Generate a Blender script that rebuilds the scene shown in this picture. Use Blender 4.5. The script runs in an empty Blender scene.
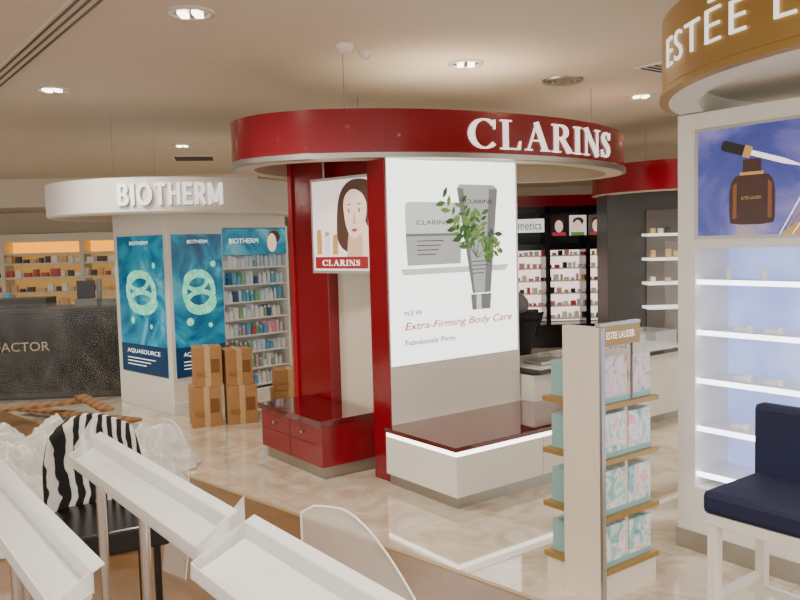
import bpy, bmesh, math, random
from mathutils import Vector, Matrix, noise
random.seed(5)
D = bpy.data
SC = bpy.context.scene
PI = math.pi

# ------------------------------------------------------------------ materials
def lin(h):
    h = h.lstrip('#')
    o = []
    for i in (0, 2, 4):
        c = int(h[i:i+2], 16) / 255
        o.append(c / 12.92 if c <= .04045 else ((c + .055) / 1.055) ** 2.4)
    return (o[0], o[1], o[2], 1)

def base(name):
    m = D.materials.new(name); m.use_nodes = True
    nt = m.node_tree
    return m, nt, nt.nodes['Principled BSDF']

def mat(name, col, rough=.5, metal=0, emit=0, ecol=None, var=.08, scale=6, coat=0, col2=None, alpha=1, trans=0, bump=0):
    m, nt, p = base(name)
    tc = nt.nodes.new('ShaderNodeTexCoord')
    nz = nt.nodes.new('ShaderNodeTexNoise'); nz.inputs['Scale'].default_value = scale
    nt.links.new(tc.outputs['Object'], nz.inputs['Vector'])
    mx = nt.nodes.new('ShaderNodeMix'); mx.data_type = 'RGBA'
    c = lin(col)
    c2 = lin(col2) if col2 else tuple(x * (1 - var * 2) for x in c[:3]) + (1,)
    mx.inputs[6].default_value = c; mx.inputs[7].default_value = c2
    nt.links.new(nz.outputs['Fac'], mx.inputs[0])
    nt.links.new(mx.outputs[2], p.inputs['Base Color'])
    p.inputs['Roughness'].default_value = rough
    p.inputs['Metallic'].default_value = metal
    p.inputs['Coat Weight'].default_value = coat
    p.inputs['Alpha'].default_value = alpha
    p.inputs['Transmission Weight'].default_value = trans
    if emit:
        p.inputs['Emission Strength'].default_value = emit
        if ecol: p.inputs['Emission Color'].default_value = lin(ecol)
        else: nt.links.new(mx.outputs[2], p.inputs['Emission Color'])
    if bump:
        b = nt.nodes.new('ShaderNodeBump'); b.inputs['Strength'].default_value = bump
        nt.links.new(nz.outputs['Fac'], b.inputs['Height']); nt.links.new(b.outputs['Normal'], p.inputs['Normal'])
    return m

def ramp_mat(name, stops, kind='NOISE', scale=5, rough=.5, emit=0, distort=2, coat=0, metal=0):
    m, nt, p = base(name)
    tc = nt.nodes.new('ShaderNodeTexCoord')
    if kind == 'WAVE':
        t = nt.nodes.new('ShaderNodeTexWave'); t.inputs['Distortion'].default_value = distort
        t.inputs['Detail'].default_value = 2; out = t.outputs['Fac']
    elif kind == 'VORONOI':
        t = nt.nodes.new('ShaderNodeTexVoronoi'); out = t.outputs['Distance']
    else:
        t = nt.nodes.new('ShaderNodeTexNoise'); t.inputs['Distortion'].default_value = distort
        t.inputs['Detail'].default_value = 4; out = t.outputs['Fac']
    t.inputs['Scale'].default_value = scale
    nt.links.new(tc.outputs['Object'], t.inputs['Vector'])
    r = nt.nodes.new('ShaderNodeValToRGB')
    els = r.color_ramp.elements
    while len(els) < len(stops): els.new(.5)
    for e, (pos, c) in zip(els, stops):
        e.position = pos; e.color = lin(c)
    nt.links.new(out, r.inputs['Fac'])
    nt.links.new(r.outputs['Color'], p.inputs['Base Color'])
    p.inputs['Roughness'].default_value = rough; p.inputs['Coat Weight'].default_value = coat
    p.inputs['Metallic'].default_value = metal
    if emit:
        p.inputs['Emission Strength'].default_value = emit
        nt.links.new(r.outputs['Color'], p.inputs['Emission Color'])
    return m

def film_mat(name, col='#ffffff', fac=.2, rough=.15):
    m = D.materials.new(name); m.use_nodes = True
    nt = m.node_tree; nt.nodes.clear()
    out = nt.nodes.new('ShaderNodeOutputMaterial')
    tr = nt.nodes.new('ShaderNodeBsdfTransparent')
    pb = nt.nodes.new('ShaderNodeBsdfPrincipled')
    pb.inputs['Base Color'].default_value = lin(col); pb.inputs['Roughness'].default_value = rough
    mx = nt.nodes.new('ShaderNodeMixShader')
    lw = nt.nodes.new('ShaderNodeLayerWeight'); lw.inputs['Blend'].default_value = .35
    ma = nt.nodes.new('ShaderNodeMath'); ma.operation = 'MULTIPLY_ADD'
    ma.inputs[1].default_value = .6; ma.inputs[2].default_value = fac; ma.use_clamp = True
    nt.links.new(lw.outputs['Facing'], ma.inputs[0])
    nt.links.new(ma.outputs[0], mx.inputs[0])
    nt.links.new(tr.outputs[0], mx.inputs[1]); nt.links.new(pb.outputs[0], mx.inputs[2])
    nt.links.new(mx.outputs[0], out.inputs['Surface'])
    return m

# ------------------------------------------------------------------ mesh builder
def frame(o, right, up=(0, 0, 1)):
    r = Vector(right).normalized(); u = Vector(up).normalized(); n = r.cross(u)
    M = Matrix.Identity(4)
    for i in range(3):
        M[i][0] = r[i]; M[i][1] = u[i]; M[i][2] = n[i]; M[i][3] = o[i]
    return M

def rotz(x, y, a, z=0):
    return Matrix.Translation((x, y, z)) @ Matrix.Rotation(a, 4, 'Z')

class B:
    def __init__(s, name, M=None):
        s.name = name; s.bm = bmesh.new(); s.mats = []; s.M = M or Matrix.Identity(4)
    def mi(s, m):
        if m not in s.mats: s.mats.append(m)
        return s.mats.index(m)
    def add(s, vs, fs, m, smooth=False, X=None):
        T = s.M @ X if X is not None else s.M
        bv = [s.bm.verts.new(T @ Vector(v)) for v in vs]
        k = s.mi(m)
        for f in fs:
            try:
                F = s.bm.faces.new([bv[i] for i in f]); F.material_index = k; F.smooth = smooth
            except ValueError: pass
    def box(s, x0, x1, y0, y1, z0, z1, m, X=None):
        vs = [(x, y, z) for z in (z0, z1) for x, y in ((x0, y0), (x1, y0), (x1, y1), (x0, y1))]
        s.add(vs, [(3, 2, 1, 0), (4, 5, 6, 7), (0, 1, 5, 4), (1, 2, 6, 5), (2, 3, 7, 6), (3, 0, 4, 7)], m, X=X)
    def cyl(s, p0, p1, r0, m, r1=None, n=16, X=None, caps=True):
        r1 = r0 if r1 is None else r1
        p0 = Vector(p0); p1 = Vector(p1); d = (p1 - p0).normalized()
        a = d.orthogonal().normalized(); b = d.cross(a)
        vs = [p0 + (a * math.cos(2*PI*i/n) + b * math.sin(2*PI*i/n)) * r0 for i in range(n)]
        vs += [p1 + (a * math.cos(2*PI*i/n) + b * math.sin(2*PI*i/n)) * r1 for i in range(n)]
        s.add(vs, [(i, (i+1) % n, n+(i+1) % n, n+i) for i in range(n)], m, True, X)
        if caps:
            s.add(vs[:n], [tuple(range(n))[::-1]], m, False, X); s.add(vs[n:], [tuple(range(n))], m, False, X)
    def tube(s, pts, r, m, n=8, X=None):
        pts = [Vector(p) for p in pts]
        vs = []
        for k, p in enumerate(pts):
            d = (pts[min(k+1, len(pts)-1)] - pts[max(k-1, 0)]).normalized()
            a = d.cross(Vector((.31, .17, .93))).normalized(); b = d.cross(a)
            vs += [p + (a*math.cos(2*PI*i/n) + b*math.sin(2*PI*i/n)) * r for i in range(n)]
        fs = [(k*n+i, k*n+(i+1) % n, (k+1)*n+(i+1) % n, (k+1)*n+i) for k in range(len(pts)-1) for i in range(n)]
        s.add(vs, fs, m, True, X)
    def lathe(s, c, prof, m, n=24, X=None, smooth=True):
        vs = []
        for r, z in prof:
            vs += [(c[0]+r*math.cos(2*PI*i/n), c[1]+r*math.sin(2*PI*i/n), c[2]+z) for i in range(n)]
        fs = [(k*n+i, k*n+(i+1) % n, (k+1)*n+(i+1) % n, (k+1)*n+i) for k in range(len(prof)-1) for i in range(n)]
        s.add(vs, fs, m, smooth, X)
    def ell(s, c, r, m, X=None, n=20, k=12):
        vs = []; fs = []
        for j in range(k+1):
            t = PI*j/k
            for i in range(n):
                a = 2*PI*i/n
                vs.append((c[0]+r[0]*math.sin(t)*math.cos(a), c[1]+r[1]*math.sin(t)*math.sin(a), c[2]+r[2]*math.cos(t)))
        for j in range(k):
            for i in range(n):
                fs.append((j*n+i, (j+1)*n+i, (j+1)*n+(i+1) % n, j*n+(i+1) % n))
        s.add(vs, fs, m, True, X)
    def flat(s, F, pts, m, z=0, z0=None, fn=None):
        """polygon in frame F (2D pts) at offset z; extruded from z0 if given"""
        f = fn or (lambda x, y, q: F @ Vector((x, y, q)))
        n = len(pts)
        vs = [f(x, y, z) for x, y in pts]
        s.add(vs, [tuple(range(n))], m)
        if z0 is not None:
            vs += [f(x, y, z0) for x, y in pts]
            s.add(vs, [(i, n+i, n+(i+1) % n, (i+1) % n) for i in range(n)], m)
    def rect(s, F, x0, x1, y0, y1, m, z=0, z0=None):
        s.flat(F, [(x0, y0), (x1, y0), (x1, y1), (x0, y1)], m, z, z0)
    def oval(s, F, cx, cy, rx, ry, m, z=0, rot=0, n=28, a0=0, a1=2*PI):
        pts = []
        N = n if a1-a0 >= 2*PI-.01 else n+1
        for i in range(N):
            a = a0+(a1-a0)*i/n
            x = rx*math.cos(a); y = ry*math.sin(a)
            pts.append((cx+x*math.cos(rot)-y*math.sin(rot), cy+x*math.sin(rot)+y*math.cos(rot)))
        s.flat(F, pts, m, z)
    def ring(s, F, cx, cy, r0x, r0y, r1x, r1y, m, z=0, n=32):
        vs = []
        for i in range(n):
            a = 2*PI*i/n
            vs.append(F @ Vector((cx+r0x*math.cos(a), cy+r0y*math.sin(a), z)))
            vs.append(F @ Vector((cx+r1x*math.cos(a), cy+r1y*math.sin(a), z)))
        s.add(vs, [(2*i, 2*i+1, (2*i+3) % (2*n), (2*i+2) % (2*n)) for i in range(n)], m)
    def text(s, F, st, x, y, w, h, m, z=.002, fn=None, bold=0, shear=0, depth=0, sp=1):
        cu = D.curves.new('t', 'FONT'); cu.body = st; cu.size = 1; cu.offset = bold; cu.shear = shear
        cu.extrude = .5 if depth else 0; cu.resolution_u = 4; cu.space_character = sp
        ob = D.objects.new('t', cu); SC.collection.objects.link(ob)
        bpy.context.view_layer.update()
        me = D.meshes.new_from_object(ob.evaluated_get(bpy.context.evaluated_depsgraph_get()))
        D.objects.remove(ob); D.curves.remove(cu)
        if not len(me.vertices): return
        xs = [v.co.x for v in me.vertices]; ys = [v.co.y for v in me.vertices]
        x0, x1, y0, y1 = min(xs), max(xs), min(ys), max(ys)
        sx = w/(x1-x0); sy = (h/(y1-y0)) if h else sx
        f = fn or (lambda a, b, q: F @ Vector((a, b, q)))
        vs = [f(x+(v.co.x-x0)*sx, y+(v.co.y-y0)*sy, z+(depth if v.co.z > 0 else 0)) for v in me.vertices]
        s.add(vs, [tuple(p.vertices) for p in me.polygons], m)
        D.meshes.remove(me)
    def sweep(s, outl, prof, mats, X=None):
        n = len(outl)
        for k in range(len(prof)-1):
            vs = []
            for (o, z) in (prof[k], prof[k+1]):
                for (px, py, nx, ny) in outl: vs.append((px+nx*o, py+ny*o, z))
            s.add(vs, [(i, (i+1) % n, n+(i+1) % n, n+i) for i in range(n)], mats[k], True, X)
    def disc(s, outl, o, z, m, X=None):
        s.add([(px+nx*o, py+ny*o, z) for px, py, nx, ny in outl], [tuple(range(len(outl)))], m, X=X)
    def done(s, bevel=0, parent=None, sub=0):
        me = D.meshes.new(s.name); s.bm.normal_update(); s.bm.to_mesh(me); s.bm.free()
        for m in s.mats: me.materials.append(m)
        ob = D.objects.new(s.name, me); SC.collection.objects.link(ob)
        if bevel:
            b = ob.modifiers.new('Bevel', 'BEVEL'); b.width = bevel; b.segments = 2; b.limit_method = 'ANGLE'
            w = ob.modifiers.new('Weld', 'WELD'); w.merge_threshold = .00005
            ob.modifiers.move(1, 0)
        if sub:
            q = ob.modifiers.new('Sub', 'SUBSURF'); q.levels = sub; q.render_levels = sub
        if parent: ob.parent = parent
        return ob

def empty(name, loc=(0, 0, 0)):
    e = D.objects.new(name, None); SC.collection.objects.link(e); e.empty_display_size = .1
    return e

class Outline:
    def __init__(s, cx, cy, a, b, e=2.0, n=128):
        s.p = []
        for i in range(n):
            t = 2*PI*i/n
            c, q = math.cos(t), math.sin(t)
            s.p.append(Vector((cx+a*math.copysign(abs(c)**(2/e), c), cy+b*math.copysign(abs(q)**(2/e), q))))
        s.o = []
        for i in range(n):
            d = (s.p[(i+1) % n]-s.p[i-1]).normalized()
            s.o.append((s.p[i].x, s.p[i].y, d.y, -d.x))
        s.n = n
        s.L = [0]
        for i in range(2*n): s.L.append(s.L[-1]+(s.p[(i+1) % n]-s.p[i % n]).length)
    def at(s, th, l):
        base = s.L[int(round(th/(2*PI)*s.n))]+l
        i = 0
        while s.L[i+1] < base: i += 1
        f = (base-s.L[i])/(s.L[i+1]-s.L[i])
        a = s.o[i % s.n]; b = s.o[(i+1) % s.n]
        v = [a[k]*(1-f)+b[k]*f for k in range(4)]
        return v
    def fn(s, th, r=0):
        def g(x, y, z):
            v = s.at(th, x); o = z+r
            return Vector((v[0]+v[2]*o, v[1]+v[3]*o, y))
        return g

# ------------------------------------------------------------------ colours
WHITE = mat('white_laminate', '#efebe3', .35, var=.02)
WHITE2 = mat('white_paint', '#ece6da', .6, var=.03)
CREAM = mat('cream_panel', '#e2d9c6', .5, var=.03)
RED = mat('red_lacquer', '#86051a', .2, var=.06, coat=.3)
REDD = mat('dark_red_glass', '#5e0d14', .07, var=.05, coat=.8)
REDL = mat('bright_red', '#a50c20', .35, var=.03)
SIL = mat('brushed_aluminium', '#b7b4ad', .35, 1, var=.05)
CHR = mat('chrome', '#d8d8d8', .12, 1, var=.02)
BLACK = mat('black_laminate', '#141313', .25, var=.05)
DGREY = mat('dark_grey', '#3a3836', .4, var=.05)
GREY = mat('grey', '#8b8984', .5, var=.05)
GOLDP = mat('gold_paint', '#ad8a4c', .38, .45, var=.05)
NAVY = mat('navy_fabric', '#131b40', .75, var=.12, scale=60)
LETTER = mat('white_letter', '#f7f5ef', .4, emit=1.0, var=0)
GLOW = mat('lit_acrylic_strip', '#fffaf0', .4, emit=5.0, var=0)
GLASS = film_mat('clear_acrylic', '#f2f4f4', .10, .05)
FILM = film_mat('plastic_panel', '#f6f5f0', .34, .2)
PINK = mat('pink_print', '#b8324e', .5, var=.02, emit=.5)
INK = mat('ink_grey', '#2c2a2c', .5, var=.02)
CARD = mat('cardboard', '#b58653', .8, var=.12, scale=12)
CARD2 = mat('cardboard_print', '#86592e', .8, var=.12, scale=12)
TAPE = mat('packing_tape', '#c9a878', .3, var=.03)
WOOD = ramp_mat('wood_plank', [(0, '#7b5634'), (1, '#a9794b')], 'WAVE', 3, .6)
SKIN = mat('skin', '#c99a7c', .5, var=.04)
PRODS = [mat('prod_%d' % i, c, .35, var=.03, emit=.08) for i, c in enumerate(
    ['#e8e6e0', '#5aa4c8', '#c9d8e0', '#b8434a', '#7fb08a', '#d9b27a', '#2f4f7a', '#e3a7b5', '#3b3530', '#f0eee8'])]

A37 = math.atan2(.6, .8)
KM = rotz(.25, 4.8, A37)          # red kiosk frame: x = d1, y = d2

# ------------------------------------------------------------------ room
def floor_mat():
    m, nt, p = base('marble_tile')
    tc = nt.nodes.new('ShaderNodeTexCoord'); mp = nt.nodes.new('ShaderNodeMapping')
    mp.inputs['Rotation'].default_value = (0, 0, -A37)
    nt.links.new(tc.outputs['Object'], mp.inputs['Vector'])
    n1 = nt.nodes.new('ShaderNodeTexNoise'); n1.inputs['Scale'].default_value = 3.2; n1.inputs['Detail'].default_value = 9
    n1.inputs['Distortion'].default_value = 1.6
    nt.links.new(mp.outputs[0], n1.inputs['Vector'])
    r = nt.nodes.new('ShaderNodeValToRGB')
    e = r.color_ramp.elements
    e[0].position = .28; e[0].color = lin('#bba488'); e[1].position = .60; e[1].color = lin('#dcd1bd')
    nt.links.new(n1.outputs['Fac'], r.inputs['Fac'])
    br = nt.nodes.new('ShaderNodeTexBrick'); br.offset = 0; br.inputs['Scale'].default_value = 1
    br.inputs['Brick Width'].default_value = .6; br.inputs['Row Height'].default_value = .6
    br.inputs['Mortar Size'].default_value = .0025; br.inputs['Mortar'].default_value = lin('#b39f84')
    nt.links.new(mp.outputs[0], br.inputs['Vector'])
    nt.links.new(r.outputs[0], br.inputs['Color1']); nt.links.new(r.outputs[0], br.inputs['Color2'])
    nt.links.new(br.outputs['Color'], p.inputs['Base Color'])
    p.inputs['Roughness'].default_value = .07; p.inputs['Coat Weight'].default_value = .6; p.inputs['Coat Roughness'].default_value = .04
    return m
fl = B('floor'); fl.box(-14, 10, -2, 21, -.1, 0, floor_mat()); fl.done()
wk = B('floor_walkway')
WF = ramp_mat('brown_laminate', [(0, '#6d4f37'), (.5, '#80603f'), (1, '#8e6c4c')], 'NOISE', 7, .3, distort=1)
pts = [(-4.6, 8.69), (2.9, 1.23), (2.9, -2), (-13, -2), (-13, 8.69)]
wk.flat(Matrix.Identity(4), pts, WF, .004, 0)
wk.done()
tr = B('trim_floor_strip')
tr.M = rotz(-1.55, 5.64, math.atan2(-2.09, 2.11))
tr.box(-4, 5.5, 0, .03, 0, .007, mat('brass_strip', '#b8a27c', .45, .2)); tr.done()
tp = B('floor_white_strip', rotz(.30, 3.86, A37)); tp.box(0, 2.6, 0, .05, 0, .003, mat('white_strip', '#f3efe6', .4, var=.05, scale=30))  # thin white strip laid on the floor
tp.done()

CEIL = mat('ceiling_plaster', '#e0d6c6', .9, var=.02)
ce = B('ceiling'); ce.box(-14, 10, -2, 21, 2.95, 3.05, CEIL)
ce.box(-14, -2.5, 14.5, 21, 2.45, 2.95, CEIL)
ce.done()
WALLM = mat('wall_paint', '#d9ccb5', .85, var=.02)
w = B('wall_back'); w.box(-14, 10, 20.5, 20.7, 0, 2.95, WALLM); w.done()
w = B('wall_left'); w.box(-14.2, -14, 6, 21, 0, 2.95, WALLM); w.done()
w = B('wall_right'); w.box(10, 10.2, 6, 21, 0, 2.95, WALLM); w.done()
bs = B('baseboard_back'); bs.box(-14, 10, 20.47, 20.5, 0, .1, WHITE); bs.done()

# ceiling fixtures
RIM = mat('downlight_rim', '#e9e4d8', .3, .3)
LAMP = mat('downlight_lamp', '#fff2d8', .4, emit=8, var=0)
REFL = mat('downlight_reflector', '#a9a294', .2, .9)
DL = [(-1.12, 4.54), (-2.75, 6.54), (.53, 6.0), (2.29, 7.55), (-2.72, 10.3)]
def downlight(x, y, z=2.95):
    b = B('ceiling_downlight')
    b.lathe((x, y, z), [(.135, 0), (.13, -.012), (.105, -.014), (.095, -.004), (.05, -.003)], RIM)
    b.lathe((x, y, z), [(.095, -.006), (.055, -.0035), (.001, -.0035)], REFL)
    for a in (-.04, .04): b.box(x+a-.022, x+a+.022, y-.05, y+.05, z-.022, z-.004, LAMP)
    b.done()
for x, y in DL: downlight(x, y)
EXTRA = [(-4.4, 2.8), (-.3, 1.8), (1.9, 1.5), (3.2, 4.6), (-4.6, 8.6), (.3, 9.5), (4.6, 10.5), (-7, 12.5), (-1, 14), (3, 15), (-3.2, .5), (1, -1.2)]  # added downlights with no known fixture, put in to brighten the store
for x, y in EXTRA: downlight(x, y)
for i, (x, y) in enumerate(DL + EXTRA):
    l = D.lights.new('downlight_beam', 'SPOT'); l.energy = 175; l.spot_size = math.radians(165); l.spot_blend = 1
    l.shadow_soft_size = .15; l.color = (1, .92, .81)
    o = D.objects.new('downlight_beam', l); o.location = (x, y, 2.88); SC.collection.objects.link(o)

b = B('ceiling_smoke_detector'); b.lathe((-.32, 5.36, 2.95), [(.06, 0), (.06, -.015), (.04, -.045), (.001, -.05)], WHITE); b.done()
b = B('ceiling_sprinkler'); b.lathe((-.2, 5.55, 2.95), [(.04, 0), (.035, -.02), (.015, -.05), (.001, -.05)], WHITE); b.done()
b = B('ceiling_air_diffuser')
for r in (.17, .12, .07): b.lathe((1.39, 6.72, 2.95), [(r, 0), (r-.005, -.02), (r-.03, -.02), (r-.035, -.002)], SIL)
b.done()
b = B('ceiling_slot_vent', rotz(-1.5, 4.16, A37+PI/2))
b.box(-3, 4.2, -.08, .08, 2.942, 2.95, CEIL)
for q in (-.05, 0, .05): b.box(-3, 4.2, q-.008, q+.008, 2.938, 2.943, DGREY)
b.done()
b = B('ceiling_grille', rotz(-2.95, 11.8, .2))
b.box(-.3, .3, -.3, .3, 2.94, 2.95, WHITE2)
for i in range(9): b.box(-.27, .27, -.26+i*.062, -.235+i*.062, 2.935, 2.941, DGREY)
b.done()
b = B('ceiling_grille', rotz(2.2, 6.2, A37))
b.box(-.2, .2, -.3, .3, 2.94, 2.95, WHITE2)
for i in range(9): b.box(-.17, .17, -.26+i*.062, -.235+i*.062, 2.935, 2.941, DGREY)
b.done()
b = B('ceiling_light_oval'); b.M = Matrix.Translation((-8.3, 17.6, 0)) @ Matrix.Scale(1.6, 4, (1, 0, 0))
b.lathe((0, 0, 2.45), [(.62, 0), (.6, -.03), (.001, -.03)], mat('oval_diffuser', '#fff0cc', .5, emit=6, var=0)); b.done()

# ------------------------------------------------------------------ red kiosk
def glyph(ch):
    """serif capital glyphs: returns (width, list of polygons) in unit height"""
    P = []
    def bar(x0, y0, x1, y1): P.append([(x0, y0), (x1, y0), (x1, y1), (x0, y1)])
    def stroke(pts, ws):
        L = []; R = []
        for i, (x, y) in enumerate(pts):
            a = pts[max(i-1, 0)]; c = pts[min(i+1, len(pts)-1)]
            dx, dy = c[0]-a[0], c[1]-a[1]; l = math.hypot(dx, dy) or 1
            nx, ny = -dy/l, dx/l; w = ws[i]/2
            L.append((x+nx*w, y+ny*w)); R.append((x-nx*w, y-ny*w))
        for i in range(len(pts)-1): P.append([R[i], R[i+1], L[i+1], L[i]])
    def arc(cx, cy, rx, ry, a0, a1, thick, thin, n=18):
        pts = []; ws = []
        for i in range(n+1):
            a = math.radians(a0+(a1-a0)*i/n)
            pts.append((cx+rx*math.cos(a), cy+ry*math.sin(a))); ws.append(thin+(thick-thin)*abs(math.cos(a))**1.3)
        stroke(pts, ws)
    if ch == 'C':
        arc(.5, .5, .4, .48, 42, 318, .19, .05); bar(.8, .66, .84, .98); return .92, P
    if ch == 'L':
        bar(.1, 0, .26, 1); bar(0, .95, .38, 1); bar(0, 0, .68, .05); P.append([(.58, .04), (.68, .04), (.7, .3), (.66, .3)]); return .76, P
    if ch == 'A':
        stroke([(.12, .02), (.45, 1)], [.05, .05]); stroke([(.42, 1), (.78, .02)], [.16, .18]); bar(.22, .33, .64, .38)
        bar(0, 0, .26, .05); bar(.6, 0, .95, .05); return .96, P
    if ch == 'R':
        bar(.1, 0, .26, 1); bar(0, .95, .4, 1); bar(0, 0, .37, .05)
        arc(.38, .75, .25, .225, 90, -90, .17, .05, 12); bar(.25, .95, .4, 1); bar(.25, .5, .4, .55)
        stroke([(.4, .53), (.78, .03)], [.14, .18]); bar(.66, 0, .92, .05); return .9, P
    if ch == 'I':
        bar(.1, 0, .27, 1); bar(0, .95, .37, 1); bar(0, 0, .37, .05); return .42, P
    if ch == 'N':
        bar(.12, 0, .17, 1); bar(.78, 0, .83, 1); stroke([(.12, 1), (.8, 0)], [.17, .17])
        bar(0, .95, .2, 1); bar(0, 0, .29, .05); bar(.66, .95, .95, 1); return .98, P
    if ch == 'S':
        pts = [(.56, .8), (.5, .91), (.36, .965), (.2, .92), (.12, .78), (.18, .63), (.34, .52), (.5, .4), (.55, .25), (.46, .09), (.3, .035), (.15, .09), (.07, .22)]
        ws = [.04, .05, .06, .1, .15, .17, .18, .18, .15, .1, .06, .05, .04]
        stroke(pts, ws); bar(.56, .7, .6, .98); bar(.03, .02, .07, .3); return .66, P
    # sans bold capitals
    t = .19
    if ch == 'b':
        bar(0, 0, t, 1); bar(t, 1-t*.8, .35, 1); bar(t, 0, .38, t*.8); bar(t, .44, .38, .44+t*.7)
        arc(.35, .74, .17, .19, 90, -90, t, t*.8, 10); arc(.37, .27, .2, .2, 90, -90, t, t*.8, 10); return .66, P
    if ch == 'i': bar(0, 0, t, 1); return t, P
    if ch == 'o': arc(.44, .5, .36, .43, 0, 360, t, t*.85, 28); return .88, P
    if ch == 't': bar(.22, 0, .22+t, 1); bar(0, 1-t*.85, .63, 1); return .63, P
    if ch == 'h': bar(0, 0, t, 1); bar(.5, 0, .5+t, 1); bar(t, .44, .5, .44+t*.8); return .69, P
    if ch == 'e': bar(0, 0, t, 1); bar(t, 1-t*.85, .55, 1); bar(t, 0, .55, t*.85); bar(t, .43, .5, .43+t*.8); return .55, P
    if ch == 'r':
        bar(0, 0, t, 1); bar(t, 1-t*.8, .35, 1); bar(t, .4, .38, .4+t*.7); arc(.35, .72, .18, .21, 90, -90, t, t*.8, 10)
        stroke([(.3, .45), (.57, 0)], [t, t*1.1]); return .66, P
    if ch == 'm':
        bar(0, 0, t*.9, 1); bar(.72, 0, .72+t*.9, 1); stroke([(.1, .95), (.44, .12)], [t*.95]*2); stroke([(.79, .95), (.45, .12)], [t*.95]*2); return .9, P

def serif(b, fn, st, x, y, w, h, m, z0, z1, gap=.1):
    tot = sum(glyph(c)[0] for c in st)+gap*(len(st)-1)
    sx = w/tot; cx = 0
    for c in st:
        gw, ps = glyph(c)
        for k, pl in enumerate(ps):
            b.flat(None, [(x+(cx+px)*sx, y+py*h) for px, py in pl], m, z1+k*.0002, z0, fn=fn)
        cx += gw+gap

def ffn(F): return lambda x, y, z: F @ Vector((x, y, z))

kiosk = empty('cosmetics_kiosk')
UND = mat('canopy_underside', '#ddd0bb', .6, var=.03)
k = B('canopy', KM)
ol = Outline(1.34, 1.50, 1.89, 1.1, 2.0)
k.sweep(ol.o, [(-.06, 2.50), (-.06, 2.53), (0, 2.54), (0, 2.255)], [CEIL, REDL, RED])
k.sweep(ol.o, [(0, 2.255), (.014, 2.25), (.014, 2.215), (-.02, 2.21), (-.16, 2.21), (-.16, 2.38)], [SIL, SIL, SIL, UND, UND])
k.disc(ol.o, -.16, 2.38, UND); k.disc(ol.o, -.06, 2.5, CEIL)
serif(k, ol.fn(math.radians(248.2)), 'CLARINS', 0.045, 2.283, 1.62, .205, LETTER, -.005, .014, .1)
for (s_, t_) in ((.0, 1.0), (2.6, 1.0), (1.0, 2.3)):
    k.cyl((s_, t_, 2.5), (s_, t_, 2.95), .003, GREY, n=6)
k.done(parent=kiosk)

T0 = .68    # light-box plane
S0, S1 = .10, 1.33
k = B('walls', KM)
k.box(S0, S1, T0, T0+.20, 0, .79, WHITE2)
k.box(S0-.012, S0, T0-.005, T0+.20, 0, 2.38, RED)
k.box(S0, S1, T0+.02, T0+.20, .79, 2.38, RED)
k.box(S1, S1+.012, T0, T0+.20, 0, 2.3, WHITE)
k.box(.31, .41, T0+.20, 1.64, 0, 1.7, CREAM); k.box(.305, .41, T0+.20, 1.64, 1.7, 2.38, RED)
k.box(.22, .41, 1.64, 2.14, 0, 2.38, RED); k.box(.20, .42, 2.14, 2.20, 0, 2.38, REDL)
k.box(.41, 1.19, T0+.20, 1.6, 0, 2.38, CREAM)
k.box(S0, .31, T0+.20, 2.1, 2.33, 2.378, RED)
k.done(.003, kiosk)

# light box
LB = mat('lightbox_backlit', '#eef1f0', .4, emit=2.6, var=.03, scale=1.5)
TUBE = mat('tube_print', '#7c8184', .4, emit=.5, var=.12, scale=3)
TUBE2 = mat('tube_print_light', '#a9adae', .4, emit=.8, var=.06, scale=3)
SHD = mat('soft_grey_print', '#c3c8c8', .4, emit=1.1, var=.04)
LEAF = [mat('leaf_print_%d' % i, c, .5, emit=.35, var=.1) for i, c in enumerate(['#4f8030', '#376322', '#7ba34c'])]
k = B('lightbox_sign', KM)
k.box(S0, S1, T0, T0+.02, .79, 2.25, SIL)
F = frame((S0+.01, T0-.003, .80), (1, 0, 0))
W_, H_ = S1-S0-.02, 1.44
k.rect(F, 0, W_, 0, H_, LB, 0)
def X(f): return f*W_
def Y(f): return f*H_
k.flat(F, [(X(.10), Y(.43)), (X(.9), Y(.43)), (X(.93), Y(.46)), (X(.08), Y(.46))], SHD, .001)
k.flat(F, [(X(.13), Y(.475)), (X(.53), Y(.475)), (X(.54), Y(.62)), (X(.12), Y(.62))], TUBE2, .002)
k.flat(F, [(X(.12), Y(.625)), (X(.54), Y(.625)), (X(.54), Y(.765)), (X(.52), Y(.78)), (X(.14), Y(.78)), (X(.12), Y(.765))], SHD, .002)
k.rect(F, X(.12), X(.54), Y(.615), Y(.628), TUBE, .003)
k.flat(F, [(X(.62), Y(.32)), (X(.77), Y(.32)), (X(.84), Y(.85)), (X(.81), Y(.87)), (X(.53), Y(.87)), (X(.51), Y(.85))], TUBE2, .003)
k.flat(F, [(X(.72), Y(.32)), (X(.77), Y(.32)), (X(.84), Y(.85)), (X(.77), Y(.85))], TUBE, .004)
k.flat(F, [(X(.62), Y(.32)), (X(.64), Y(.32)), (X(.56), Y(.85)), (X(.51), Y(.85))], TUBE, .004)
k.flat(F, [(X(.615), Y(.235)), (X(.765), Y(.235)), (X(.775), Y(.315)), (X(.605), Y(.315))], TUBE, .004)
k.flat(F, [(X(.65), Y(.235)), (X(.69), Y(.235)), (X(.69), Y(.315)), (X(.65), Y(.315))], SHD, .005)
k.text(F, 'CLARINS', X(.57), Y(.775), X(.22), Y(.02), INK, .006)
k.text(F, 'CLARINS', X(.2), Y(.67), X(.24), Y(.022), INK, .004)
for q in range(4):
    k.rect(F, X(.2), X(.2+.2-.02*q), Y(.59-.022*q), Y(.594-.022*q), INK, .004)
    k.rect(F, X(.62), X(.76-.015*q), Y(.48-.02*q), Y(.484-.02*q), INK, .006)
k.text(F, 'NEW', X(.10), Y(.235), X(.13), Y(.025), INK, .003, bold=.01, sp=1.3)
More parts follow.
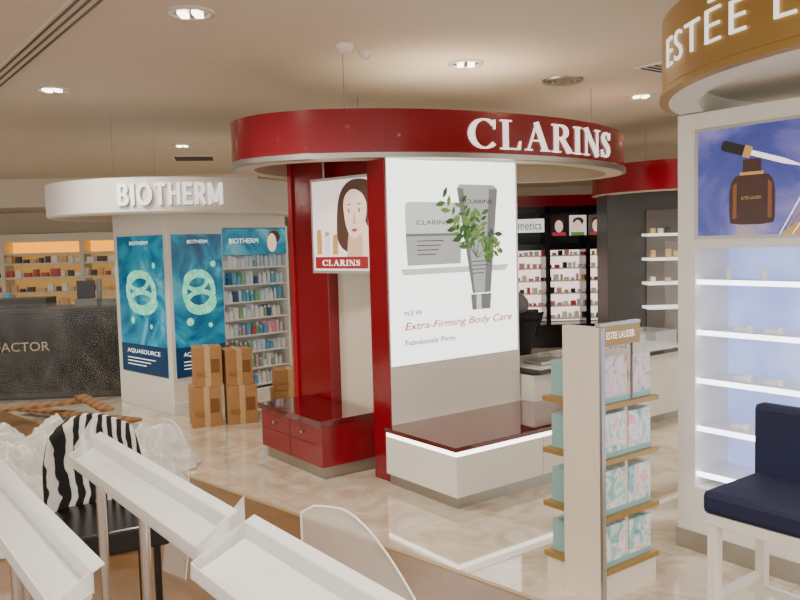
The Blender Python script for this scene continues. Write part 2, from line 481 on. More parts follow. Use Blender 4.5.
k.text(F, 'Extra-Firming Body Care', X(.10), Y(.155), X(.85), Y(.048), PINK, .003, shear=.25, bold=.01)
k.text(F, 'Fabulously Firm', X(.10), Y(.085), X(.37), Y(.034), INK, .003, bold=.014)
rl = random.Random(9)
def leaf(x, y, a, L, m, z):
    pts = []
    for i in range(9):
        t = i/8; pts.append((t*L, .2*L*math.sin(PI*t)))
    for i in range(7, 0, -1):
        t = i/8; pts.append((t*L, -.2*L*math.sin(PI*t)))
    k.flat(F, [(x+p*math.cos(a)-q*math.sin(a), y+p*math.sin(a)+q*math.cos(a)) for p, q in pts], m, z)
z = .007
for (x0, y0, x1, y1) in ((.66, .5, .40, .80), (.66, .5, .54, .78), (.66, .5, .80, .62), (.66, .52, .70, .72), (.66, .5, .48, .66), (.64, .56, .60, .70), (.66, .5, .84, .55)):
    for i in range(11):
        t = .3+.7*i/10
        x = X(x0+(x1-x0)*t); y = Y(y0+(y1-y0)*t)
        a = math.atan2(Y(y1-y0), X(x1-x0))+(1 if i % 2 else -1)*(.8+rl.random()*.4)
        leaf(x, y, a, .055+.045*rl.random(), LEAF[rl.randrange(3)], z); z += .00005
    k.flat(F, [(X(x0), Y(y0)), (X(x0)+.008, Y(y0)), (X(x1), Y(y1))], LEAF[1], .0065)
k.done(parent=kiosk)

# portrait poster panel
k = B('portrait_poster')
Rp = Vector((-.105, 5.48)); Lp = Vector((-.63, 5.96)); dr = (Rp-Lp).normalized(); wd = (Rp-Lp).length
F = frame((Lp.x, Lp.y, 1.455), (dr.x, dr.y, 0))
PB = mat('poster_bg', '#e2d8d0', .3, emit=1.1, var=.05, scale=2)
HAIR = mat('poster_hair', '#5a3a28', .4, emit=.2, var=.2, scale=9)
FACE = mat('poster_skin', '#f0cfb8', .4, emit=.8, var=.05)
FACE2 = mat('poster_skin_shade', '#d9b096', .4, emit=.6, var=.05)
GLD = mat('poster_gold', '#c99a55', .4, emit=.5, var=.1)
k.rect(F, -.02, wd+.02, -.02, .67, SIL, -.002, -.05)
k.rect(F, 0, wd, 0, .65, PB, 0)
def smooth(pts, it=2):
    for _ in range(it):
        q = []
        for i in range(len(pts)):
            a = pts[i]; c = pts[(i+1) % len(pts)]
            q += [(a[0]*.75+c[0]*.25, a[1]*.75+c[1]*.25), (a[0]*.25+c[0]*.75, a[1]*.25+c[1]*.75)]
        pts = q
    return pts
def pf(pts, m, z, it=2): k.flat(F, [(x*wd, y*.65) for x, y in smooth(pts, it)], m, z)
pf([(.36, .24), (.36, .6), (.40, .84), (.52, .97), (.66, 1.0), (.84, .97), (.96, .84), (1, .66), (1, .14), (.75, .14)], HAIR, .001)
pf([(.5, .16), (.53, .42), (.58, .5), (.80, .46), (1, .34), (1, .14), (.5, .14)], FACE2, .0015)
pf([(.47, .66), (.46, .80), (.53, .88), (.66, .90), (.77, .84), (.80, .68), (.77, .52), (.70, .40), (.62, .345), (.55, .37), (.49, .50)], FACE, .002)
pf([(.40, .62), (.42, .84), (.52, .94), (.66, .96), (.82, .9), (.88, .7), (.84, .5), (.80, .72), (.74, .84), (.60, .90), (.48, .82), (.46, .66)], HAIR, .0025)
for ex in (.545, .69):
    pf([(ex-.04, .64), (ex, .662), (ex+.04, .645), (ex, .628)], LETTER, .003); k.oval(F, ex*wd, .645*.65, .014*wd, .014*.65, INK, .0035)
    pf([(ex-.045, .655), (ex, .68), (ex+.045, .655), (ex, .668)], HAIR, .0037, 1)
    pf([(ex-.05, .70), (ex, .735), (ex+.05, .715), (ex, .72)], HAIR, .003, 1)
pf([(.612, .64), (.60, .54), (.585, .515), (.62, .50), (.65, .52), (.635, .54), (.63, .64)], FACE2, .003, 1)
pf([(.565, .44), (.60, .462), (.618, .455), (.635, .462), (.67, .445), (.62, .415)], PINK, .003, 1)
pf([(.72, .14), (.86, .14), (.90, .36), (.87, .54), (.83, .60), (.81, .58), (.81, .46), (.77, .54), (.73, .56), (.75, .44), (.70, .50), (.67, .49), (.74, .34)], FACE, .004, 1)
for i, bx in enumerate((.06, .18, .30)):
    k.rect(F, bx*wd, (bx+.075)*wd, .18*.65, (.42-.03*i)*.65, GLD if i % 2 == 0 else SHD, .005)
    k.rect(F, (bx+.01)*wd, (bx+.065)*wd, (.42-.03*i)*.65, (.46-.03*i)*.65, GLD, .005)
k.rect(F, .03*wd, .8*wd, .015, .1, REDL, .006)
serif(k, ffn(F), 'CLARINS', .14*wd, .035, .55*wd, .042, LETTER, .006, .008)
for sx in (.1, wd-.1): k.cyl(F @ Vector((sx, .66, -.03)), F @ Vector((sx, .9, -.03)), .006, SIL, n=8)
k.done(parent=kiosk)

# white bench
k = B('white_bench', KM)
k.box(0.04, 1.62, -.06, T0-.01, .08, .335, WHITE)
k.box(.07, 1.6, -.03, T0-.01, 0, .08, SIL)
k.box(.044, 1.616, -.056, T0-.01, .335, .368, GLOW)
k.box(.02, 1.64, -.08, T0-.01, .371, .40, REDD)
k.box(.8, .803, -.061, -.059, .08, .335, GREY)
k.done(.003, kiosk)
k = B('red_bench', KM)
k.box(-.25, .285, 1.03, 1.93, .09, .38, RED)
k.box(-.22, .26, 1.06, 1.90, 0, .09, SIL)
k.box(-.27, .2, 1.01, 1.95, .383, .425, REDD)
k.box(-.252, -.25, 1.10, 1.88, .24, .243, BLACK); k.box(-.252, -.25, 1.48, 1.483, .1, .37, BLACK)
for t_ in (1.28, 1.7): k.cyl((-.252, t_, .31), (-.275, t_, .31), .012, SIL)
k.done(.003, kiosk)
k = B('service_desk', KM)
k.box(1.36, 3.3, .55, 1.1, .06, .60, WHITE); k.box(1.40, 3.26, .57, 1.05, 0, .06, SIL)
k.box(1.70, 2.0, .40, .55, 0, .6, RED)
k.box(1.35, 3.32, .47, 1.13, .62, .65, DGREY)
k.box(1.37, 3.3, .49, 1.11, .65, .658, mat('glass_top', '#dfe6e6', .05, var=.02))
k.box(2.0, 2.3, .6, .85, .66, .70, WHITE); k.box(1.5, 1.8, .6, .8, .66, .685, SIL)
k.done(.003, kiosk)
k = B('acrylic_tray', KM)
for (a, b_) in ((2.35, 2.75), (2.9, 3.2)):
    k.box(a, b_, .55, .555, .66, .80, GLASS); k.box(a, b_, .9, .905, .66, .80, GLASS)
    k.box(a, a+.005, .55, .9, .66, .80, GLASS); k.box(b_, b_+.005, .55, .9, .66, .80, GLASS)
for i in range(12):
    x = 2.38+.028*i; k.cyl((x, .65, .66), (x, .65, .66+.05+.03*(i % 3)), .009, PRODS[i % 9], n=8)
k.done(parent=kiosk)

# ------------------------------------------------------------------ blue/white kiosk (left)
bk = empty('skincare_kiosk')
bx, by, br_ = -2.34, 8.48, 1.25
ol2 = Outline(bx, by, br_, br_, 2, 96)
WCAN = mat('white_canopy', '#e9e5dc', .4, var=.02)
k = B('canopy')
k.sweep(ol2.o, [(-.05, 2.2), (-.05, 2.28), (0, 2.29), (0, 1.985), (-.02, 1.965), (-.18, 1.965), (-.18, 2.06)], [WCAN]*4+[UND, UND])
k.disc(ol2.o, -.18, 2.06, UND); k.disc(ol2.o, -.05, 2.2, WCAN)
f_ = ol2.fn(math.radians(264))
serif(k, f_, 'biotherm', 0, 2.04, .93, .195, LETTER, .012, .026, .16)
serif(k, f_, 'biotherm', .008, 2.032, .93, .195, GREY, -.002, .006, .16)  # grey offset copy, a painted shadow behind the letters
for a in (0, 2.1, 4.2): k.cyl((bx+.8*math.cos(a), by+.8*math.sin(a), 2.2), (bx+.8*math.cos(a), by+.8*math.sin(a), 2.95), .0015, GREY, n=6)
k.done(parent=bk)
BM = rotz(-2.25, 7.8, PI/4)
k = B('column', BM)
k.box(0, .62, 0, 1.14, 0, 2.05, WHITE); k.box(.62, 1.46, .3, 1.14, 0, 2.05, WHITE)
k.box(1.43, 1.46, 0, .3, 0, 1.86, WHITE); k.box(.62, 1.43, 0, .3, 1.84, 2.05, WHITE)
k.box(-.01, 1.47, -.01, .02, 0, .12, WHITE)
k.done(.004, bk)
WATER = ramp_mat('water_print', [(.25, '#083049'), (.45, '#106a92'), (.6, '#2397b6'), (.85, '#a9e2e8')], 'NOISE', 2.0, .3, .35, 2.0)
DEEP = mat('deep_blue_print', '#0d3a60', .3, emit=.3, var=.1)
AQUA = ramp_mat('aqua_ring_print', [(.2, '#0f9f7a'), (.5, '#6fe0b8'), (.8, '#e6fff4')], 'NOISE', 9, .3, .8, 3)
k = B('ad_panels', BM)
for F, wd, tx in ((frame((-.004, 1.05, .36), (0, -1, 0)), .97, .1), (frame((.04, -.004, .36), (1, 0, 0)), .57, 0)):
    k.rect(F, 0, wd, 0, 1.42, WATER, .001, -.003)
    k.rect(F, 0, wd, 0, .3, DEEP, .002)
    rx = wd*.33
    k.ring(F, wd*.5, .85, rx, .22, rx*.72, .14, AQUA, .004)
    k.ring(F, wd*.53, .74, rx*.95, .13, rx*.7, .08, AQUA, .005)
    k.ring(F, wd*.45, .96, rx*.75, .11, rx*.55, .07, AQUA, .006)
    k.oval(F, wd*.3, .55, .04, .04, AQUA, .006); k.oval(F, wd*.7, .5, .025, .025, AQUA, .006); k.oval(F, wd*.8, 1.12, .03, .03, AQUA, .006)
    k.text(F, 'AQUASOURCE', wd*.14, .2, wd*.72, .05, LETTER, .007)
    for q in range(3): k.rect(F, wd*.14, wd*(.75-.1*q), .15-.035*q, .158-.035*q, LETTER, .007)
    k.text(F, 'BIOTHERM', wd*.3, 1.33, wd*.4, .035, LETTER, .007)
F = frame((.62, -.004, 1.56), (1, 0, 0))
k.rect(F, 0, .81, 0, .27, WATER, .001, -.003)
k.oval(F, .62, .12, .06, .1, FACE, .003); k.oval(F, .65, .18, .08, .07, HAIR, .0025)
k.text(F, 'BIOTHERM', .08, .12, .36, .05, LETTER, .004)
k.done(parent=bk)
k = B('product_shelves', BM)
rr = random.Random(2)
for i in range(8):
    z = .15+i*.18
    k.box(.62, 1.43, .01, .3, z, z+.015, WHITE)
    x = .65
    while x < 1.38:
        w_ = .028+.02*rr.random(); h = .07+.07*rr.random()
        m = PRODS[rr.choice([0, 1, 2, 6, 1, 4, 0, 2, 9, 2] if i > 3 else [1, 4, 2, 7, 0, 0, 3])]
        for yy in (.05, .14):
            if rr.random() < .5: k.box(x, x+w_, yy, yy+.05, z+.015, z+.015+h, m)
            else:
                k.cyl((x+w_/2, yy+.02, z+.015), (x+w_/2, yy+.02, z+.015+h*.8), w_/2, m, n=10)
                k.cyl((x+w_/2, yy+.02, z+.015+h*.8), (x+w_/2, yy+.02, z+.015+h), w_/3.2, PRODS[0], n=8)
        x += w_+.016
k.done(parent=bk)

# cardboard boxes
def carton(x, y, z, a, w_, d_, h):
    b = B('cardboard_box', rotz(x, y, a, z))
    b.box(0, w_, 0, d_, 0, h, CARD)
    b.box(w_/2-.025, w_/2+.025, -.002, d_+.002, -.0, h+.002, TAPE)
    b.box(-.002, 0, .01, d_-.01, h*.3, h*.3+.004, CARD2)
    b.text(frame((.03, -.001, h*.25), (1, 0, 0)), 'FRAGILE', 0, 0, w_*.35, h*.15, CARD2, .001)
    b.box(w_*.62, w_*.92, -.002, 0, h*.35, h*.7, CARD2)
    b.done(.004)
carton(-1.92, 7.20, 0, .35, .27, .28, .37)
carton(-1.62, 7.30, 0, .30, .28, .28, .36)
carton(-1.90, 7.22, .373, .3, .26, .26, .36)
carton(-1.62, 7.31, .363, .42, .25, .25, .33)
carton(-1.26, 7.75, 0, .3, .34, .26, .22)
carton(-1.24, 7.77, .223, .3, .3, .24, .2)

# ------------------------------------------------------------------ gold kiosk (right)
gk = empty('luxury_cosmetics_kiosk')
gcx, gcy, gr = 2.6, 3.36, 1.42
ol3 = Outline(gcx, gcy, gr, gr, 2, 128)
GW = mat('gold_canopy_inside', '#e6e2d6', .5, var=.02)
k = B('canopy')
k.sweep(ol3.o, [(-.05, 2.55), (-.05, 2.60), (0, 2.61), (0, 2.30), (.012, 2.29), (.012, 2.265), (-.03, 2.26), (-.16, 2.26), (-.16, 2.36)], [GOLDP]*6+[GW, GW])
k.disc(ol3.o, -.16, 2.36, GW); k.disc(ol3.o, -.05, 2.55, CEIL)
k.text(None, 'ESTĒE LAUDER', 0.11, 2.37, 1.66, .16, LETTER, .002, fn=ol3.fn(math.radians(168.75)), depth=.008, bold=-.012, sp=1.15)
for a in (0, 2.1, 4.2): k.cyl((gcx+.9*math.cos(a), gcy+.9*math.sin(a), 2.55), (gcx+.9*math.cos(a), gcy+.9*math.sin(a), 2.95), .005, GREY, n=6)
k.done(parent=gk)
GM = rotz(1.45, 4.16, A37-PI/2)
WLIT = mat('backlit_shelf_panel', '#2f56c4', .5, emit=1.2, var=.10, scale=2.5, col2='#c9d8ff')
GLOWB = mat('cool_lit_shelf_edge', '#eaf1ff', .4, emit=6.0, var=0)
k = B('shelf_tower', GM)
k.box(0, 1.45, .32, .6, 0, 2.255, WHITE)
k.box(0, .1, 0, .32, 0, 2.255, WHITE); k.box(1.35, 1.45, 0, .32, 0, 2.255, WHITE)
k.box(.1, 1.35, 0, .32, 1.58, 2.255, WHITE); k.box(.1, 1.35, 0, .32, 0, .34, WHITE)
k.box(.1, 1.35, .31, .32, .34, 1.58, WLIT)
for z in (1.40, 1.14, .89, .64, .40):
    k.box(.1, 1.35, .03, .31, z, z+.012, WHITE); k.box(.1, 1.35, .015, .03, z-.006, z+.018, GLOWB)
k.box(-.01, 1.46, -.01, .05, 0, .1, SIL)
k.done(.003, gk)
k = B('bottle_poster', GM)
PUR = ramp_mat('violet_print', [(.2, '#1c2360'), (.42, '#3f4796'), (.58, '#7a74ba'), (.75, '#c0a070')], 'NOISE', 1.8, .25, .55, 1.5)
AMB = mat('amber_glass_print', '#4a2413', .3, emit=.25, var=.3, scale=14)
AMB2 = mat('amber_highlight', '#8a4d24', .3, emit=.4, var=.2)
F = frame((.12, -.004, 1.64), (1, 0, 0))
k.rect(F, -.02, 1.1, -.015, .535, SIL, .001, -.003)
k.rect(F, 0, 1.08, 0, .52, PUR, .003)
k.flat(F, smooth([(.18, .05), (.39, .05), (.40, .08), (.40, .24), (.36, .295), (.21, .295), (.17, .24), (.17, .08)], 1), AMB, .005)
k.flat(F, [(.19, .08), (.21, .08), (.21, .25), (.19, .24)], AMB2, .006); k.flat(F, [(.365, .08), (.385, .08), (.385, .24), (.365, .26)], AMB2, .006)
k.rect(F, .24, .33, .29, .36, AMB, .005); k.rect(F, .225, .345, .285, .30, GLD, .006)
k.text(F, 'ESTEE LAUDER', .235, .17, .1, .014, GLD, .008)
dF = F @ Matrix.Translation((.16, .43, 0)) @ Matrix.Rotation(-.32, 4, 'Z')
k.flat(dF, [(-.03, -.015), (-.02, -.025), (.09, -.025), (.09, .025), (-.02, .025), (-.03, .015)], INK, .007); k.rect(dF, .09, .13, -.028, .028, GLD, .007)
k.flat(dF, [(.13, -.012), (.30, -.012), (.38, -.003), (.38, .003), (.30, .012), (.13, .012)], LETTER, .007)
k.flat(F, [(.42, 0), (1.08, 0), (1.08, .24), (.7, .14), (.5, .05)], GLD, .0045)
for i in range(14): k.flat(F, [(.42+.02*i, .0), (.425+.02*i, .0), (.6+.035*i, .3), (.59+.035*i, .3)], LETTER if i % 3 == 0 else GLD, .0047)
k.done(parent=gk)
k = B('display_products', GM)
for z in (1.14, .89, .64):
    for i in range(6):
        x = .22+.18*i+.03*rr.random()
        k.box(x, x+.07, .12, .17, z+.013, z+.035, PRODS[0]); k.box(x+.08, x+.105, .1, .13, z+.013, z+.05, PRODS[9])
for i in range(6):
    x = .2+.19*i; k.cyl((x, .15, 1.412), (x, .15, 1.47), .018, PRODS[[0, 9, 2, 5][i % 4]], n=10)
k.done(parent=gk)
def sheet(name, P00, P10, P01, P11, m, amp=.02, n=26, sc=5, parent=None):
    b = B(name); vs = []; P = [Vector(p) for p in (P00, P10, P01, P11)]
    nor = (P[1]-P[0]).cross(P[2]-P[0]).normalized()
    for j in range(n+1):
        for i in range(n+1):
            u, v = i/n, j/n
            p = P[0]*(1-u)*(1-v)+P[1]*u*(1-v)+P[2]*(1-u)*v+P[3]*u*v
            q = noise.noise(Vector((u*sc, v*sc*.6, 3.1+len(name))))+.5*noise.noise(Vector((u*sc*2.7+v*3, v*sc, 7.7)))
            vs.append(p+nor*q*amp)
    fs = [(j*(n+1)+i, j*(n+1)+i+1, (j+1)*(n+1)+i+1, (j+1)*(n+1)+i) for j in range(n) for i in range(n)]
    b.add(vs, fs, m, True); return b.done(parent=parent)
FILM2 = film_mat('thin_film', '#f4f2ec', .05, .12)
sheet('plastic_sheet', GM @ Vector((-.02, -.09, .55)), GM @ Vector((1.3, -.09, .6)), GM @ Vector((-.02, -.08, 1.62)), GM @ Vector((1.3, -.08, 1.55)), FILM2, .04, n=40, sc=7, parent=gk)

# stool
SM = rotz(1.115, 2.95, A37-PI/2)
st_ = empty('bar_stool')
k = B('seat', SM)
k.box(0, .43, 0, .40, .60, .69, NAVY); k.box(0, .43, .36, .43, .66, .97, NAVY); k.done(.022, st_)
k = B('frame', SM)
WL = mat('white_lacquer', '#eae6de', .3, var=.02)
k.box(.01, .42, .01, .39, .56, .602, WL)
for x in (.015, .375):
    for y in (.015, .355): k.box(x, x+.04, y, y+.04, 0, .56, WL)
for z, x0, x1, y0, y1 in ((.2, .05, .38, .02, .045), (.2, .05, .38, .36, .385), (.26, .02, .045, .05, .36), (.26, .385, .41, .05, .36)):
    k.box(x0, x1, y0, y1, z, z+.03, WL)
k.done(.003, st_)

# tester stand
TM = rotz(.885, 3.50, A37)
ts = empty('tester_display_stand')
FLOR = ramp_mat('gift_box_print', [(.25, '#4f9a9c'), (.44, '#9fc9c5'), (.56, '#ece6df'), (.66, '#e0a3b4'), (.8, '#f1d4da')], 'NOISE', 15, .35, .1, 1)
SILB = ramp_mat('silver_pink_print', [(.25, '#7f7a80'), (.5, '#d9cfcf'), (.7, '#e59fae')], 'NOISE', 18, .3, .08, 1.5)
TEAL = mat('teal_edge', '#8fb9b9', .4, var=.04)
k = B('rack', TM)
SW = .385
k.box(0, SW, 0, .34, 0, .125, CREAM)
ZS = (.125, .37, .63, .88)
for z in ZS: k.box(-.012, SW+.01, -.012, .35, z, z+.022, GOLDP)
k.box(-.022, .0, .0, .21, 0, 1.25, CREAM); k.box(-.022, .002, -.014, 0, 0, 1.25, SIL)
k.box(.18, .20, .02, .33, .15, 1.08, CREAM)
k.box(-.02, .26, -.006, .02, 1.165, 1.262, GOLDP)
k.box(-.022, .262, -.008, .022, 1.255, 1.268, SIL)
k.text(frame((.02, -.007, 1.195), (1, 0, 0)), 'ESTEE LAUDER', 0, 0, .2, .032, LETTER, .001)
k.box(.0, .02, .03, .21, 1.165, 1.25, CREAM); k.cyl((.22, .01, .88), (.22, .01, 1.17), .006, SIL)
k.done(.002, ts)
k = B('gift_boxes', TM)
for z, m, h in zip(ZS, (FLOR, FLOR, FLOR, SILB), (.19, .20, .20, .21)):
    z += .0225
    k.box(.03, .175, .015, .2, z, z+h, m); k.box(.205, SW-.02, .015, .2, z, z+h*.97, m)
    k.box(.028, SW-.018, .0135, .015, z, z+.025, TEAL)
    k.box(.03, SW-.03, .22, .33, z, z+h*.8, TEAL)
k.done(.002, ts)

# ------------------------------------------------------------------ back right
RB = rotz(0, 12, 0)
su = B('backwall_cosmetics_shelving', RB)
PGL = mat('shelf_back_glow', '#f4dcd2', .6, emit=1.8, var=.1)
su.box(.6, 3.45, .45, .5, 0, 2.12, DGREY)
for x in (.6, 1.62, 2.2, 2.8, 3.38): su.box(x, x+.07, 0, .45, 0, 2.12, BLACK)
su.box(.6, 3.45, 0, .45, 2.02, 2.12, BLACK)
su.box(.6, 3.45, -.02, .45, .0, .35, BLACK)
su.box(.6, 3.45, .02, .45, 1.48, 1.56, BLACK)
F = frame((1.0, -.01, 1.74), (1, 0, 0))
su.rect(F, 0, 1.18, 0, .2, mat('sign_white', '#e4ebe6', .4, emit=1.0, var=0), .004, -.02)
su.text(F, 'cosmetics', .60, .04, .54, .12, BLACK, .008)
for i in range(4):
    F = frame((2.28+.28*i, -.01, 1.68), (1, 0, 0))
    su.rect(F, 0, .25, 0, .3, [DGREY, SHD, GREY, SHD][i], .004, -.02)
    su.oval(F, .12, .14, .06, .09, FACE, .006); su.oval(F, .13, .21, .08, .06, HAIR, .0055)
    su.rect(F, .02, .22, .0, .05, LEAF[2] if i % 2 else PINK, .008)
su.rect(frame((2.27, .44, .36), (1, 0, 0)), 0, 1.1, 0, 1.1, PGL); su.rect(frame((.7, .44, .36), (1, 0, 0)), 0, 1.5, 0, 1.1, PGL)
for i in range(6):
    z = .42+.19*i
    su.box(.67, 3.4, .05, .44, z, z+.015, WHITE)
    x = .7
    while x < 3.36:
        w_ = .03+.05*rr.random(); su.box(x, x+w_, .1, .16, z+.016, z+.016+.04+.06*rr.random(), PRODS[rr.choice([0, 7, 3, 5, 0, 7, 0, 8])]); x += w_+.02+.03*rr.random()
su.done()
c = B('red_band_canopy', RB); c.box(.5, 3.9, -.1, .5, 2.12, 2.28, RED); c.done()
ol4 = Outline(3.5, 9.6, 1.15, 1.15, 2, 72)
c = B('red_round_canopy')
c.sweep(ol4.o, [(-.05, 2.4), (-.05, 2.46), (0, 2.46), (0, 2.14), (-.15, 2.13), (-.15, 2.25)], [RED, RED, RED, UND, UND]); c.disc(ol4.o, -.15, 2.25, UND); c.disc(ol4.o, -.05, 2.40, CEIL)
for a in (0, 2.1, 4.2): c.cyl((3.5+.7*math.cos(a), 9.6+.7*math.sin(a), 2.40), (3.5+.7*math.cos(a), 9.6+.7*math.sin(a), 2.95), .003, GREY, n=6)
c.done()
c = B('dark_display_wall'); c.box(2.45, 4.6, 9.4, 9.9, 0, 2.25, DGREY)
c.box(2.9, 4.4, 9.38, 9.4, .5, 1.95, mat('inner_dark', '#66605c', .5))
for z in (.8, 1.08, 1.36, 1.64): c.box(2.85, 4.4, 9.15, 9.4, z, z+.03, LETTER); 
for i in range(16):
    x = 2.9+.09*i
    for z in (.83, 1.11, 1.39, 1.67):
        if rr.random() < .6: c.box(x, x+.05, 9.2, 9.26, z, z+.04+.06*rr.random(), PRODS[rr.choice([0, 9, 0, 3, 5, 8])])
c.done(.003)
c = B('round_column'); c.lathe((-.9, 11.5, 0), [(.3, 0), (.3, 2.95)], WALLM, 32); c.done()

# ------------------------------------------------------------------ back left
c = B('lit_wall_shelving', rotz(-9.6, 16, 0))
YG = mat('yellow_cove_glow', '#ffae10', .5, emit=1.5, var=.05)
WG = mat('warm_shelf_back', '#d9ab62', .6, emit=.45, var=.08)
c.box(0, 6.5, .5, .6, 0, 2.45, WALLM)
c.rect(frame((0, .49, .45), (1, 0, 0)), 0, 6.5, 0, 1.15, WG)
c.rect(frame((0, .49, 1.6), (1, 0, 0)), 0, 6.5, 0, .24, YG)
c.box(0, 6.5, .0, .5, 1.84, 2.0, WHITE2)
for z in (.5, .8, 1.1, 1.38, 1.58): c.box(0, 6.5, .1, .5, z, z+.04, WHITE2)
for x in (0, 1.6, 3.2, 4.8, 6.4): c.box(x, x+.08, .08, .5, 0, 1.84, WHITE2)
c.box(0, 6.5, 0.02, .5, 0, .45, DGREY)
for z in (.54, .84, 1.14, 1.42):
    x = .1
    while x < 6.3:
        w_ = .06+.12*rr.random()
        c.box(x, x+w_, .15, .25, z, z+.06+.1*rr.random(), PRODS[rr.choice([5, 8, 0, 3, 5, 8, 9])]); x += w_+.06
c.done()
mc = empty('black_makeup_counter')
c = B('counter_body', rotz(-4.9, 8.75, .08))
c.box(0, 1.95, 0, .7, .08, .98, BLACK); c.box(.05, 1.9, .05, .65, 0, .08, DGREY); c.box(-.02, 1.97, -.02, .72, .98, 1.01, DGREY)
c.box(.1, .9, .25, .6, 1.01, 1.12, DGREY); c.box(1.2, 1.7, .3, .6, 1.01, 1.09, GREY)
c.box(1.45, 1.5, .3, .35, 1.01, 1.32, GREY); c.box(1.2, 1.4, .4, .43, 1.02, 1.3, BLACK)
c.rect(frame((.0, -.004, .3), (1, 0, 0)), .05, 1.9, 0, .6, mat('black_gloss', '#0c0b0b', .1), .001)
c.text(frame((0, -.006, .55), (1, 0, 0)), 'MAX FACTOR', .05, 0, .95, .1, mat('beige_letter', '#c9b89a', .5), .001)
c.done(.004, mc)
FILM3 = film_mat('counter_film', '#d9d4ca', .04, .16)
sheet('plastic_sheet', (-4.9, 8.62, .05), (-3.1, 8.76, .05), (-4.9, 8.66, 1.08), (-3.1, 8.82, 1.08), FILM3, .045, n=40, sc=5, parent=mc)
c = B('low_white_counter', rotz(-7.6, 11.0, .1)); c.box(0, 2.6, 0, .6, .1, .9, WHITE2); c.box(0, 2.6, -.02, .62, .9, .94, WHITE); c.box(.05, 2.55, .05, .55, 0, .1, DGREY)
for i in range(10): c.box(.2+.22*i, .3+.22*i, .2, .3, .94, 1.0+.1*rr.random(), PRODS[rr.randrange(10)])
c.done(.004)

# debris : planks and crumpled plastic
for (x0, y0, x1, y1, z1) in ((-3.9, 8.0, -2.5, 7.3, .03), (-4.0, 7.4, -3.1, 7.9, .12), (-3.3, 7.95, -2.75, 7.2, .16)):
    p = Vector((x1-x0, y1-y0)); c = B('wood_plank', rotz(x0, y0, math.atan2(p.y, p.x), .01))
    c.box(0, p.length, 0, .12, z1, z1+.03, WOOD); c.done(.002)
CR = film_mat('crumpled_plastic', '#f0ede6', .60, .22)
def crumple(x, y, rx, ry, h, seed, name='crumpled_plastic_wrap'):
    b = B(name); n, kk = 72, 34; vs = []
    for j in range(kk+1):
        r = j/kk
        for i in range(n):
            a = 2*PI*i/n
            cx_, cy_ = math.cos(a)*r, math.sin(a)*r
            q = noise.noise(Vector((cx_*1.8+seed, cy_*1.8, seed)))
            q2 = abs(noise.noise(Vector((cx_*3.4+seed, cy_*3.4, seed+4))))
            q3 = abs(noise.noise(Vector((cx_*8+seed, cy_*8, seed+9))))
            rr_ = r*(1+.25*noise.noise(Vector((math.cos(a)*2, math.sin(a)*2, seed))))
            z = max(.012, h*(1-r**2.5)*(.75+.4*q-.5*q2-.18*q3)+.012)
            vs.append((x+rx*rr_*math.cos(a), y+ry*rr_*math.sin(a), z))
    fs = [(j*n+i, j*n+(i+1) % n, (j+1)*n+(i+1) % n, (j+1)*n+i) for j in range(kk) for i in range(n)]
    b.add(vs, fs, CR, True); b.done()
for q in ((-2.6, 6.15, .58, .42, .42, 1.3), (-3.6, 6.4, .6, .45, .42, 5.1), (-1.75, 5.15, .34, .32, .42, 8.8), (-2.75, 5.2, .52, .42, .5, 11.2),
          (-3.7, 5.4, .5, .45, .5, 14.2), (-1.95, 5.95, .38, .3, .40, 21.7), (-2.35, 4.45, .35, .3, .55, 17.3)): crumple(*q)
DARKBAG = mat('black_bag', '#1b1918', .35, var=.2, bump=.4)
c = B('black_plastic_bag'); c.ell((-1.62, 4.4, .16), (.24, .2, .16), DARKBAG); c.ell((-1.6, 4.38, .33), (.06, .05, .06), DARKBAG); c.done()

# zebra chair
ZEB = ramp_mat('zebra_fabric', [(0, '#0c0b0b'), (.52, '#0f0e0e'), (.56, '#d9d5cd'), (1, '#e6e2da')], 'WAVE', 7, .8, distort=3.5)
zc = empty('zebra_chair')
ZM = rotz(-1.38, 3.5, .5)
k = B('backrest', ZM)
n = 18; vs = []
for j in range(9):
    v = j/8
    for i in range(n+1):
        u = i/n*2-1
        ww = .21*(1-.25*max(0, v-.6)**1.2*2)
        for th in (0, .05):
            vs.append((u*ww, .12*(1-u*u)*1.0+th, .45+.45*v*(1-.12*u*u)))
m_ = (n+1)*2
fs = []
for j in range(8):
    for i in range(n):
        a = j*m_+i*2
        fs += [(a, a+2, a+m_+2, a+m_), (a+1, a+m_+1, a+m_+3, a+3)]
    fs += [(j*m_, j*m_+m_, j*m_+m_+1, j*m_+1), (j*m_+2*n, j*m_+2*n+1, j*m_+m_+2*n+1, j*m_+m_+2*n)]
for i in range(n):
    a = 8*m_+i*2; fs.append((a, a+2, a+3, a+1)); a = i*2; fs.append((a, a+1, a+3, a+2))
k.add(vs, fs, ZEB, True); k.done(parent=zc)
k = B('seat', ZM); k.box(-.24, .24, -.36, .1, .40, .50, BLACK)
for x in (-.2, .18):
    for y in (-.32, .05): k.box(x, x+.03, y, y+.03, 0, .40, BLACK)
k.done(.012, zc)

